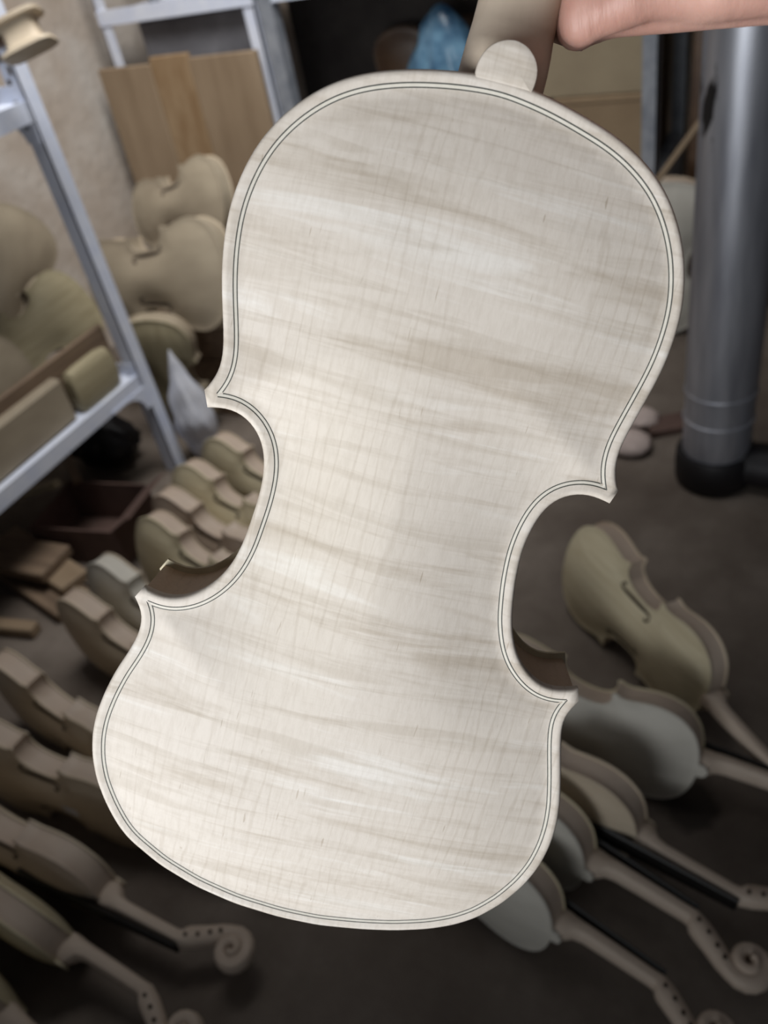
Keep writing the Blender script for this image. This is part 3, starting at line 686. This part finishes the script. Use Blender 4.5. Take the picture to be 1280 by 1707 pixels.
violin('topmost neckless violin of the pile, in front of the leaning brown board', (-1.565, 1.775, .488), (-1, .12, -.20), (.15, -1, .42), neck=False, top='aged', rib='aged', scale=1.05, **UB)
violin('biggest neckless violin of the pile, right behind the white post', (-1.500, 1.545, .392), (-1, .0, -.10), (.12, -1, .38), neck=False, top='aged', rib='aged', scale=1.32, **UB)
violin('yellowish neckless violin standing tail up at the foot of the pile', (-1.475, 1.435, .181), (0, .12, -1), (.25, -1, .0), neck=False, fh=False, top='dimmed_y', rib='aged', scale=.98, **UB)

# leaning board: three glued boards with their own slightly different top edge
bd = empty('leaning_board', loc=(-1.745, 2.12, 0)); tag(bd, 'wide brown wooden board leaning upright against the metal rack', 'board')
xs = [(-.285, -.085, .768), (-.082, .055, .785), (.058, .285, .772)]
for (a, b_, top) in xs:
    bm = bmesh.new(); bm_box(bm, (a, -.010, .0), (b_, .010, top), .002); from_bm('plank', bm, M['knotty' if a == -.082 else 'dullwood'], bd)
bd.rotation_euler = (math.radians(-1.5), 0, 0)

# ------------------------------------------------------------------ rack at the back
RO = Vector((-1.2, 2.35, 0))
rk = empty('metal_rack', loc=RO); tag(rk, 'tall white and grey metal rack against the back wall behind the board', 'rack')
for (x, y, sx, sy, m) in ((-1.995, 2.17, 1, 1, 'steel'), (-1.455, 2.17, -1, 1, 'steel'), (-.400, 2.13, -1, 1, 'steelgrey'), (-1.995, 2.53, 1, -1, 'steel'), (-.40, 2.53, -1, -1, 'steelgrey'), (-1.90, 2.30, 1, 1, 'steelgrey')):
    bm = bmesh.new(); wd = .036
    lbox(bm, (min(x, x + sx * wd), y, 0), (max(x, x + sx * wd), y + sy * .004, 1.9) if sy > 0 else (max(x, x + sx * wd), y, 1.9), RO) if sy > 0 else lbox(bm, (min(x, x + sx * wd), y - .004, 0), (max(x, x + sx * wd), y, 1.9), RO)
    lbox(bm, (min(x, x + sx * .004), min(y, y + sy * wd), 0), (max(x, x + sx * .004), max(y, y + sy * wd), 1.9), RO)
    from_bm('post', bm, M[m], rk)
bm = bmesh.new(); lbox(bm, (-1.435, 2.16, 0), (-1.395, 2.20, 1.9), RO); from_bm('post', bm, M['steelgrey'], rk)
bm = bmesh.new(); lbox(bm, (-1.995, 2.166, .872), (-1.455, 2.17, .912), RO); lbox(bm, (-1.395, 2.166, .872), (-.40, 2.17, .912), RO); from_bm('front_beam', bm, M['steel'], rk)
bm = bmesh.new(); lbox(bm, (-1.99, 2.175, .890), (-.405, 2.53, .894), RO); from_bm('shelf_board', bm, M['steel'], rk)
bm = bmesh.new(); lbox(bm, (-1.99, 2.175, .38), (-.405, 2.53, .384), RO); from_bm('shelf_board', bm, M['steelgrey'], rk)
bm = bmesh.new(); lbox(bm, (-1.895, 2.21, .386), (-1.475, 2.225, .866), RO, .006); bdp = from_bm('grey_sheet', bm, M['greysheet'], None); bdp.location = RO; tag(bdp, 'dark grey panel inside the rack above the brown board', 'panel')
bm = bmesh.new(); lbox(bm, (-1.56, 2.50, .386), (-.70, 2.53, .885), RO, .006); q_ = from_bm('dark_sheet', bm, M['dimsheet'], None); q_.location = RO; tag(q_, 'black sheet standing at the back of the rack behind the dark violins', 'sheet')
violin('dark varnished neckless violin in the rack, the farther left of the two', (-1.15, 2.40, .384 + .181), (0, 0, 1), (.2, -1, .1), neck=False, top='varnish', plate='varnish', rib='varnish', **UB)
violin('dark varnished neckless violin in the rack, directly left of the blue bag', (-.96, 2.44, .384 + .181), (.1, 0, 1), (.0, -1, .08), neck=False, top='varnish', plate='varnish', rib='varnish', **UB)

cb_ = empty('gap_filler', loc=(-.05, 2.42, 0)); tag(cb_, 'added dark filler block in the dark gap behind the metal pipe', 'gap_filler')  # added block with two front panels, only to keep this gap dark
box('filler_body', (-.30, -.15, 0), (.55, .15, 1.8), M['varnish'], cb_, .004)
for dx in (-.295, .13): box('filler_front', (dx, -.168, .05), (dx + .415, -.151, 1.75), M['varnish'], cb_, .003)

def blob(name, loc, size, m, amp=.15, sub=3, seed=0, pinch=0., label=None, cat=None):
    bm = bmesh.new(); bmesh.ops.create_icosphere(bm, subdivisions=sub, radius=1.0); rnd = random.Random(seed)
    ph = [(Vector((rnd.uniform(-1, 1), rnd.uniform(-1, 1), rnd.uniform(-1, 1))).normalized(), rnd.uniform(2.5, 9), rnd.uniform(0, 6)) for _ in range(9)]
    for v in bm.verts:
        d = v.co.normalized(); a = 1 + sum(amp / (1 + i * .35) * abs(math.sin(d.dot(p) * f + o)) for i, (p, f, o) in enumerate(ph)) - amp * 2
        k = 1 - pinch * max(0, d.z) ** 1.2
        v.co = Vector((d.x * a * size[0] * k, d.y * a * size[1] * k, d.z * size[2] * (1 if d.z > 0 else .8)))
    zm = min(v.co.z for v in bm.verts)
    for v in bm.verts: v.co.z -= zm
    o = from_bm(name, bm, m, None, 50); o.location = loc
    if label: tag(o, label, cat)
    return o
blob('plastic_bag', (-.965, 2.26, .3845), (.105, .06, .235), M['bluebag'], .2, 4, 3, .35, 'crumpled blue plastic bag in the rack just above the large violin', 'bag')
# cartons
def carton(lo, hi, m, label):
    c = Vector(((lo[0] + hi[0]) / 2, (lo[1] + hi[1]) / 2, lo[2])); r = empty('carton', loc=c); tag(r, label, 'box')
    bm = bmesh.new(); bm_box(bm, tuple(Vector(lo) - c), tuple(Vector(hi) - c), .003); from_bm('carton_body', bm, m, r)
    bm = bmesh.new(); w2 = (hi[0] - lo[0]) / 2; d2 = (hi[1] - lo[1]) / 2; h = hi[2] - lo[2]
    bm_box(bm, (-w2, -d2 - .002, h * .93), (w2, -d2 - .0002, h - .004)); from_bm('lid_flap', bm, m, r)
    return r
carton((-.66, 2.175, .388), (-.438, 2.47, .583), M['carton_dark'], 'brown carton on the rack shelf, lower of the two by the grey post')
carton((-.70, 2.18, .584), (-.438, 2.47, .80), M['carton'], 'pale carton on top of the brown one, right below the hand')
violin('dim grey neckless violin seen between the large violin and the pipe', (-.375, 2.10, .207), (0, .02, -1), (.2, -1, .05), neck=False, fh=False, top='greyish', scale=1.14, **UB)

# ------------------------------------------------------------------ pipe on its black elbow
PB = Vector((-.150, 1.50, .0))
pp = empty('duct_pipe', loc=PB); tag(pp, 'shiny galvanised metal duct pipe rising at the right edge of the photo', 'pipe')
r0 = .0655
prof = [(.078, r0 - .003), (.078, r0), (.150, r0), (.153, r0 + .003), (.158, r0 + .003), (.161, r0), (.212, r0), (.215, r0 + .003), (.220, r0 + .003), (.223, r0 + .001), (.9, r0 + .001), (.905, r0 + .004), (.91, r0 + .001), (2.4, r0 + .001)]
V, F = sweep([(Vector((0, 0, z)), Vector((1, 0, 0)), Vector((0, 1, 0)), r, r) for z, r in prof], 48)
from_py('pipe_tube', V, F, M['pipe'], pp, 30)
# lap seam along the pipe
bm = bmesh.new(); bm_box(bm, (-.004, -.0015, .225), (.004, .0015, 2.39), 0, Matrix.Rotation(math.radians(140), 4, 'Z') @ Matrix.Translation((0, -(r0 + .001), 0))); from_bm('seam', bm, M['pipe'], pp)
el = empty('duct_elbow', loc=PB); tag(el, 'black rubber duct elbow on the floor carrying the metal pipe', 'duct')
pts = [(0, 0, .150), (0, 0, .105), (.006, -.002, .080), (.035, -.006, .070), (.10, -.02, .068), (.22, -.045, .068), (.40, -.08, .068)]
V, F = tube([(0, 0, .077), (0, 0, .068), (0, 0, .045), (0, 0, .012), (0, 0, .0005)], [.074, .078, .079, .078, .070], 28); from_py('boot', V, F, M['black'], el, 35)
V, F = tube([(.03, -.004, .048), (.10, -.012, .050), (.22, -.02, .056), (.42, -.04, .060)], [.042, .046, .052, .058], 24); from_py('side_arm', V, F, M['black'], el, 35)
V, F = tube([(.150, -.015, .054), (.165, -.018, .054)], [.0535, .0535], 24); from_py('clamp_ring', V, F, M['steelgrey'], el, 35)

for i, (x, y, s, sd, lab) in enumerate(((-.335, 1.66, .040, 5, 'crumpled pinkish paper ball on the floor nearer the pipe'), (-.335, 1.56, .042, 8, 'crumpled pale paper ball on the floor, the one nearer the camera'))):
    blob('paper_ball', (x, y, 0), (s, s * .9, s * .6), M['paper'], .12, 3, sd, 0, lab, 'paper')
o = box('offcut', (-.05, -.03, 0), (.05, .03, .02), M['redbox'], None, .003); o.location = (-.27, 1.66, 0); o.rotation_euler = (0, 0, .5); tag(o, 'small reddish brown offcut on the floor behind the paper balls', 'offcut')

# ------------------------------------------------------------------ bag, scraps and boxes under and beside the shelf
blob('plastic_bag', (-1.355, 1.335, 0), (.048, .040, .175), M['bag'], .16, 4, 11, .80, 'white plastic bag standing behind the left row of violins', 'bag')
# open reddish box
rb = empty('open_box', loc=(-1.42, .99, 0)); tag(rb, 'open reddish brown cardboard box under the edge of the lower shelf', 'box'); rb.rotation_euler = (0, 0, .15)
for lo, hi in (((-.11, -.075, 0), (.11, .075, .004)),): box('box_bottom', lo, hi, M['redbox'], rb)
for lo, hi in (((-.11, -.079, 0), (.11, -.075, .10)), ((-.11, .075, 0), (.11, .079, .11)), ((-.114, -.079, 0), (-.11, .079, .10)), ((.11, -.079, 0), (.114, .079, .105))): box('box_side', lo, hi, M['redbox'], rb)
bm = bmesh.new(); bm_box(bm, (0, -.079, 0), (.004, .079, .07), 0, Matrix.Translation((.112, 0, .105)) @ Matrix.Rotation(math.radians(55), 4, 'Y')); from_bm('box_flap', bm, M['redbox'], rb)
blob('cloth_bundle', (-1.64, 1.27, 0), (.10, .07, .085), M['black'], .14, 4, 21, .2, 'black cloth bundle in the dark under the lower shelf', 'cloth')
def plank_piece(p0, p1, wd, th, m, label, name='plank', cat='plank'):
    p0, p1 = Vector(p0), Vector(p1); d = p1 - p0; L = d.length
    bm = bmesh.new(); bm_box(bm, (-wd / 2, -L / 2, -th / 2), (wd / 2, L / 2, th / 2), min(wd, th) * .12)
    o = from_bm(name, bm, m); Y = d.normalized(); X = Y.cross(Vector((0, 0, 1))).normalized(); Z = X.cross(Y)
    o.matrix_world = Matrix.Translation((p0 + p1) / 2) @ Matrix(((X.x, Y.x, Z.x, 0), (X.y, Y.y, Z.y, 0), (X.z, Y.z, Z.z, 0), (0, 0, 0, 1)))
    tag(o, label, cat); return o
plank_piece((-.675, 2.01, .012), (-.20, 1.93, .69), .03, .012, M['dullwood'], 'long thin stick leaning diagonally behind the metal pipe', 'stick', 'stick')
plank_piece((-1.78, .98, .05), (-1.53, 1.02, .128), .022, .018, M['spruce'], 'thin yellowish stick lying level in the dark under the shelf')
plank_piece((-1.70, 1.20, .12), (-1.50, 1.05, .115), .02, .012, M['brown'], 'thin slanting stick behind the reddish box')
PLK = [((-1.62, .86, .014), (-1.32, .78, .014), .09, .026, 'brown', 'wide brown plank at the bottom of the scrap pile'),
       ((-1.64, .90, .0395), (-1.34, .82, .0395), .07, .024, 'dullwood', 'middle plank of the scrap pile under the shelf'),
       ((-1.60, .83, .0645), (-1.40, .84, .0645), .10, .024, 'brown', 'short wide plank on top of the scrap pile'),
       ((-1.60, .66, .014), (-1.36, .70, .014), .03, .026, 'dullwood', 'narrow plank at the left edge in front of the scrap pile')]
for a, b_, wd, th, m, lab in PLK: plank_piece(a, b_, wd, th, M[m], lab)
blob('tool_pouch', (-1.50, .60, 0), (.035, .06, .03), M['black'], .1, 3, 30, 0, 'small black pouch on the floor by the left edge', 'pouch')
